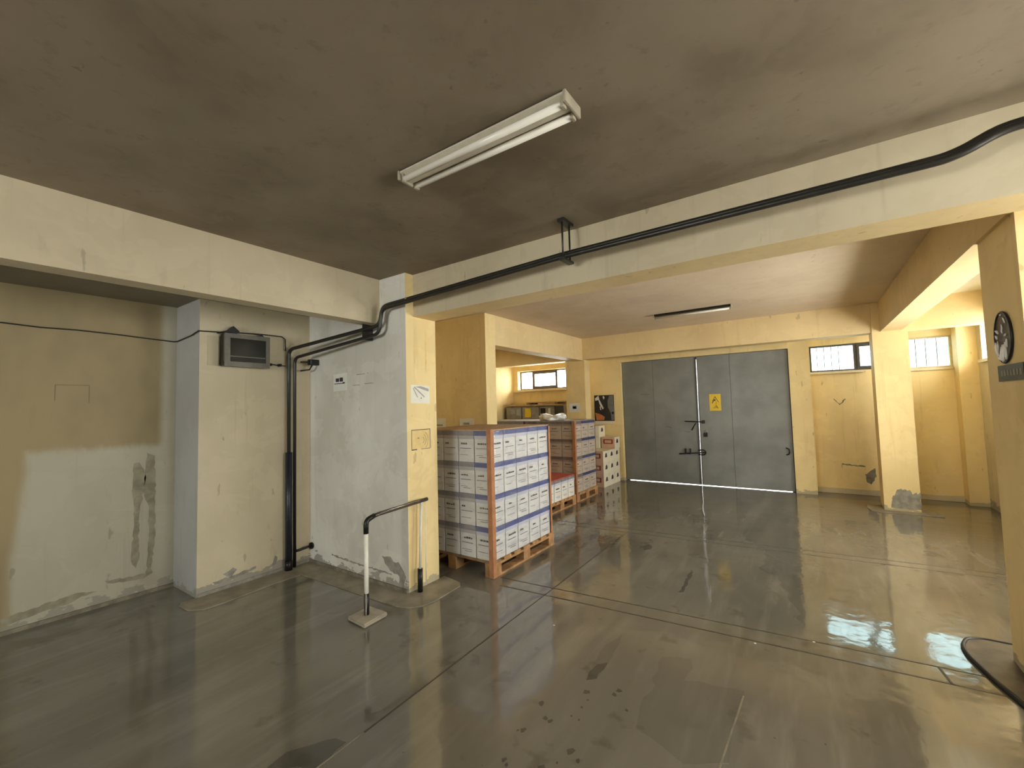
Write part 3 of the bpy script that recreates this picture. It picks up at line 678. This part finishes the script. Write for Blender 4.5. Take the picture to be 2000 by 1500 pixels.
# ------------------------------------------------------------------ pallets, cartons, film
def pallet(x0, x1, y0, y1, label, wood=WOOD, h=.144):
    t = thing('wooden_pallet', label, 'pallet', ((x0 + x1) / 2, (y0 + y1) / 2, 0))
    bw = .10; ww, dd = x1 - x0, y1 - y0
    for k in range(3):
        xc = x0 + .05 + k * (ww - .10) / 2
        obj('bottom_board', B(xc - .05, xc + .05, y0, y1, 0, .02), wood, t)
        for j in range(3):
            yc = y0 + .06 + j * (dd - .12) / 2
            obj('block', B(xc - .05, xc + .05, yc - .06, yc + .06, .02, h - .042, bevel=.003), wood, t)
        obj('stringer_board', B(xc - .05, xc + .05, y0, y1, h - .042, h - .021), wood, t)
    n = 7; pw = (dd - .12) / n
    for k in range(n):
        ya = y0 + k * (dd - .115) / (n - 1)
        obj('deck_board', B(x0, x1, ya, ya + .115, h - .021, h), wood if k else WOOD_D, t)
    return t
MESH = {}
def carton_proto(key, sx, sy, sz, body, lid, edge, seed):
    """shared meshes for one kind of carton: body, lid, blue edge, printed lines; local origin at its base centre"""
    rnd = random.Random(seed); lh = sz * .26
    def me(nm, bm, m):
        mm = bpy.data.meshes.new(nm); bm.to_mesh(mm); bm.free(); mm.materials.append(m); return mm
    g = .003
    hx, hy = sx / 2 - g, sy / 2 - g
    pr = bmesh.new(); zt = sz - lh
    for side in (0, 1):
        wv = hx if side == 0 else hy
        def mark(a, b, c, d):
            if side == 0: box(pr, a, b, -hy + .004 - .0055, -hy + .004 - .0045, c, d)
            else: box(pr, hx - .004 + .0045, hx - .004 + .0055, a, b, c, d)
        a = -wv * rnd.uniform(.4, .7)
        for q in range(rnd.randint(2, 4)):
            L = rnd.uniform(.12, .32) * wv; mark(a, a + L, zt * .76, zt * .76 + rnd.uniform(.010, .018)); a += L + .006
        mark(-wv * .75, wv * rnd.uniform(.5, .75), zt * .585, zt * .585 + .005)
        if rnd.random() < .6: mark(-wv * .4, wv * .5, zt * .22, zt * .22 + .004)
        mark(-wv * .75, wv * rnd.uniform(.0, .6), zt * .30, zt * .30 + .003)
    MESH[key] = (me('body', B(-hx + .004, hx - .004, -hy + .004, hy - .004, 0, zt, bevel=.003), body),
                 me('lid', B(-hx, hx, -hy, hy, zt, sz - .045, bevel=.003), lid),
                 me('lid_edge', B(-hx - .0005, hx + .0005, -hy - .0005, hy + .0005, sz - .045, sz - .001), edge),
                 me('print', pr, INK_G if body is not CARTON else INK))
def carton(key, loc, label, group):
    t = thing('carton', label, 'carton', loc, group)
    t.rotation_euler.z = random.uniform(-.008, .008)
    for m in MESH[key]:
        o = bpy.data.objects.new(m.name, m); COL.objects.link(o); o.parent = t
    return t
ORD = ['bottom', 'second', 'third', 'fourth', 'fifth']
NTH = ['nearest', 'second', 'third', 'fourth', 'fifth', 'sixth']
def film(x0, x1, y0, y1, z0, z1, mat, label):
    """stretch film: a wrapped shell, slightly rippled, open at top and bottom"""
    bm = bmesh.new(); per = []
    nx, ny = 14, 14
    for i in range(nx): per.append((x0 + (x1 - x0) * i / nx, y0, 0, -1))
    for i in range(ny): per.append((x1, y0 + (y1 - y0) * i / ny, 1, 0))
    for i in range(nx): per.append((x1 - (x1 - x0) * i / nx, y1, 0, 1))
    for i in range(ny): per.append((x0, y1 - (y1 - y0) * i / ny, -1, 0))
    nz = 18; rows = []
    for k in range(nz + 1):
        z = z0 + (z1 - z0) * k / nz
        rows.append([bm.verts.new((x + nxx * (.003 + .0025 * math.sin(23 * z + 9 * (x + y))), y + nyy * (.003 + .0025 * math.sin(23 * z + 9 * (x + y))), z)) for x, y, nxx, nyy in per])
    n = len(per)
    for k in range(nz):
        for i in range(n):
            bm.faces.new((rows[k][i], rows[k][(i + 1) % n], rows[k + 1][(i + 1) % n], rows[k + 1][i])).smooth = True
    return tag(obj('stretch_film', bm, mat), label, 'stretch film')
def load(x0, x1, y0, y1, zb, z1, nx, ny, nl, keyf, where, group, front=True, right=True, layers=None):
    sx, sy, sz = (x1 - x0) / nx, (y1 - y0) / ny, (z1 - zb) / nl
    for l in (layers or range(nl)):
        z = zb + l * sz
        if front:
            for i in range(nx - 1, -1, -1):
                j = nx - 1 - i
                lab = '%s layer, %s from the right on the front of %s' % (ORD[l], NTH[j], where) if j else '%s layer, at the near right corner of %s' % (ORD[l], where)
                carton(keyf(l, i, 'f'), (x0 + (i + .5) * sx, y0 + sy / 2, z), 'white carton, ' + lab, group)
        if right:
            for j in range(1 if front else 0, ny):
                carton(keyf(l, j, 'r'), (x1 - sx / 2, y0 + (j + .5) * sy, z), 'white carton, %s layer, %s along the right side of %s' % (ORD[l], NTH[j], where), group)
def lid_sheet(x0, x1, y0, y1, z, mat, label, t=.012):
    return tag(obj('cover_sheet', B(x0, x1, y0, y1, z, z + t, bevel=.002), mat), label, 'cover sheet')
def corner_board(x, y, z0, z1, label, sx=-1, sy=1, wd=.05):
    bm = bmesh.new()
    prism(bm, [(x, y, z0), (x, y + sy * wd, z0), (x - .006, y + sy * wd, z0), (x - .006, y + .006 * sy, z0), (x + sx * wd, y + .006 * sy, z0), (x + sx * wd, y, z0)], (0, 0, z1 - z0))
    return tag(obj('corner_board', bm, BOARD), label, 'corner board')

# near pallet
PX0, PX1, PY0, PY1, PZ = -3.44, -2.44, 3.17, 4.24, .144
pallet(PX0 - .01, PX1 + .01, PY0 - .005, PY1 + .05, 'wooden pallet under the near wrapped stack by the pier')
lsz = (1.335 - PZ) / 4
for s in range(5):
    carton_proto('a%d' % s, .2, .214, lsz, CARTON, LID, BLUE, 10 + s)
    carton_proto('g%d' % s, .2, .214, lsz, CARTON, LID_G, GREYB, 20 + s)
def key1(l, i, side):
    if side == 'r': return 'a%d' % ((l * 2 + i) % 5)
    return ('a%d' if i == 4 else 'g%d') % ((l + i * 2) % 5)
load(PX0, PX1, PY0, PY1, PZ, 1.335, 5, 5, 4, key1, 'the near stack', 'cartons of the near wrapped pallet stack')
lid_sheet(PX0 - .006, PX1 + .006, PY0 - .006, PY1 + .006, 1.335, SHEET, 'brown cardboard sheet covering the near wrapped stack')
film(PX0 - .004, PX1 + .004, PY0 - .004, PY1 + .004, PZ + .004, 1.333, FILM, 'clear stretch film around the near wrapped stack')
corner_board(PX1 + .021, PY0 - .021, .004, 1.352, 'tall orange-brown corner board at the near corner of the near stack')
corner_board(PX1 + .016, PY1 + .016, .15, 1.33, 'thin brown corner board at the far right corner of the near stack', -1, -1, .03)

# low stack behind it
QX0, QX1 = -4.02, -3.11
pallet(QX0, QX1 + .01, 5.30, 6.22, 'wooden pallet under the low red-topped stack')
for s in range(3): carton_proto('q%d' % s, .3, .22, .31, CARTON, LID, GREYB, 40 + s)
for j in range(4):
    for i in range(3):
        if i == 2 or j == 0:
            carton('q%d' % ((i + j) % 3), (QX1 - .15 - (2 - i) * .3, 5.33 + .11 + j * .22, .144), 'white carton of the low red-topped stack, %s' % ('%s from the near corner on its right side' % NTH[j] if i == 2 else '%s from its front right corner' % ['third', 'second'][i]), 'cartons of the low stack')
lid_sheet(QX0 + .004, QX1 - .005, 5.325, 6.215, .454, RED, 'red cover sheet on the low stack between the wrapped stacks', .014)

# tall stack beyond it, and its neighbour
RX0, RX1, RY0, RY1 = -4.075, -3.125, 6.285, 7.10
pallet(RX0, RX1 + .01, RY0 - .005, RY1 + .01, 'wooden pallet under the tall stack nearest the gate')
rz = (1.295 - .144) / 4
for s in range(4):
    carton_proto('r%d' % s, .2375, .2717, rz, CARTON, LID_G if s % 2 else LID, BLUE if s % 2 == 0 else GREYB, 60 + s)
load(RX0, RX1, RY0, RY1, .144, 1.295, 4, 3, 4, lambda l, i, s: 'r%d' % ((l + i) % 2 * 2 if s == 'r' else (l + i) % 2 * 2 + 1), 'the gate-side stack', 'cartons of the tall stack nearest the gate')
lid_sheet(RX0 - .006, RX1 + .006, RY0 - .006, RY1 + .006, 1.295, SHEET_G, 'grey-brown sheet covering the tall stack nearest the gate')
film(RX0 - .004, RX1 + .004, RY0 - .004, RY1 + .004, .15, 1.293, FILM_T, 'stretch film around the tall stack nearest the gate')
corner_board(RX1 + .018, RY0 - .018, .004, 1.30, 'brown corner board at the near corner of the tall stack nearest the gate')
UX0, UX1 = -5.05, -4.10
pallet(UX0, UX1, RY0 - .005, RY1 + .01, 'wooden pallet under the tall stack in the side room', WOOD_D)
load(UX0, UX1, RY0, RY1, .144, 1.295, 4, 3, 4, lambda l, i, s: 'r%d' % ((l + i) % 2 * 2 + 1), 'the side-room stack', 'cartons of the tall stack in the side room', right=False)
lid_sheet(UX0 - .004, UX1 + .004, RY0 - .006, RY1, 1.295, SHEET_G, 'grey-brown sheet covering the tall stack in the side room')
# plastic bag on the tall stack
bm = bmesh.new(); bmesh.ops.create_icosphere(bm, subdivisions=4, radius=1)
rnd = random.Random(5); ph = [rnd.random() * 6 for _ in range(8)]
for v in bm.verts:
    p = v.co.copy(); a = math.atan2(p.y, p.x)
    r = 1 + .12 * math.sin(5 * a + ph[0] + 3 * p.z) + .07 * math.sin(11 * a + ph[1]) + .05 * math.sin(9 * p.z + ph[2] + 4 * a)
    z = max(p.z * (1 + .25 * math.sin(2.3 * a + ph[3])), -.55)
    v.co = Vector((-3.70 + p.x * .24 * r, 6.62 + p.y * .17 * r, 1.307 + (z + .55) * .075 * (1 + .3 * math.sin(4 * p.x + ph[4]))))
for f in bm.faces: f.smooth = True
tag(obj('plastic_bag', bm, BAGM), 'crumpled white plastic bag lying on the tall stack nearest the gate', 'bag')

# loose cartons at the gate: cream sides with black marks, pink fronts with red frames
def gate_carton(x0, x1, y0, y1, z0, z1, label, sidemarks=True, front=CARTON_P, frame=True):
    t = thing('gift_carton', label, 'carton', ((x0 + x1) / 2, (y0 + y1) / 2, z0), 'loose cartons stacked beside the gate')
    g = .002
    bm = B(x0 + g, x1 - g, y0 + g, y1 - g, z0, z1 - .002)
    bm.faces.ensure_lookup_table(); bm.faces[2].material_index = 1
    obj('body', bm, [CARTON_C, front], t)
    yc, zc, xc = (y0 + y1) / 2, z0 + (z1 - z0) * .60, (x0 + x1) / 2
    if sidemarks:
        bm = onx([(yc - .05, zc - .035), (yc + .055, zc - .03), (yc + .045, zc + .03), (yc + .005, zc + .052), (yc - .03, zc + .03)], x1 - g, .0012)
        obj('black_mark', bm, INK, t)
    if frame:
        a, b, c, d = xc - (x1 - x0) * .36, xc + (x1 - x0) * .36, zc - .045, zc + .045
        bm = bmesh.new()
        for p in ((a, b, c, c + .018), (a, b, d - .018, d), (a, a + .03, c + .018, d - .018), (b - .03, b, c + .018, d - .018)): box(bm, p[0], p[1], y0 + g - .0012, y0 + g, p[2], p[3])
        obj('red_frame', bm, INK_R, t)
    else:
        for q in (-.09, .07):
            obj('black_mark', ony([(xc + q - .04, zc - .03), (xc + q + .04, zc - .03), (xc + q + .03, zc + .025), (xc + q, zc + .045), (xc + q - .03, zc + .02)], y0 + g, -.0012), INK, t)
    return t
for l in range(3):
    for j in range(3):
        y0 = 7.645 + j * .283
        gate_carton(-3.60, -3.22, y0, y0 + .283, l * .225, (l + 1) * .225, 'cream carton with black mark beside the gate, %s layer, %s' % (ORD[l], ['nearest', 'middle', 'next to the wall'][j]))
gate_carton(-3.50, -3.22, 8.25, 8.53, .675, .90, 'cream carton with red frame and black mark alone on the three-layer stack by the gate')
for l in range(5):
    gate_carton(-3.95, -3.62 if l < 3 else -3.53, 8.22, 8.53, l * .225, (l + 1) * .225, 'pale carton with two black marks in the tallest carton column below the poster, %s' % ['bottom one', 'second up', 'third up', 'fourth up', 'topmost'][l], front=CARTON, frame=False)

# ------------------------------------------------------------------ side room cabinet
cb = thing('metal_cabinet', 'grey metal cabinet with wooden top under the side room window', 'cabinet', (-5.1, 8.3, 0))
obj('body', B(-5.75, -4.47, 8.12, 8.50, 0, 1.555), FRAME_D, cb)
for i, (a, b) in enumerate(((-5.74, -5.33), (-5.31, -4.87), (-4.85, -4.48))):
    d = obj('door', B(a, b, 8.10, 8.12, .05, 1.545, bevel=.004), CABINET, cb)
    if i == 0: obj('louvre', B(-5.62, -5.50, 8.096, 8.10, 1.40, 1.50), INK_G, d); obj('louvre', B(-5.46, -5.36, 8.096, 8.10, 1.36, 1.50), GREYP, d)
    if i == 1: obj('yellow_label', ony([(-5.235, 1.32), (-5.085, 1.32), (-5.07, 1.42), (-5.09, 1.515), (-5.225, 1.52)], 8.10, -.002), SIGN_Y, d)
    if i == 2: obj('black_panel', B(-4.83, -4.70, 8.096, 8.10, 1.40, 1.515), BLACK, d); obj('white_strip', B(-4.63, -4.58, 8.096, 8.10, 1.36, 1.51), PAPER, d)
obj('wooden_top', B(-5.78, -4.33, 8.05, 8.52, 1.572, 1.60, bevel=.004), TOPWOOD, cb)
obj('top_shelf', B(-5.2, -4.30, 8.10, 8.50, 1.635, 1.655), TOPWOOD, cb)
obj('shelf_rest', B(-4.46, -4.40, 8.10, 8.48, 1.60, 1.635), WOOD_D, cb)
obj('shelf_rest', B(-5.18, -5.12, 8.10, 8.48, 1.60, 1.635), WOOD_D, cb)
tag(obj('wall_hook', T(rounded([(-5.85, 7.68, 1.64), (-5.82, 7.68, 1.64), (-5.82, 7.68, 1.60), (-5.80, 7.68, 1.61)], .01), .007, 6), BLACK), 'small dark hook on the side room wall', 'hook')
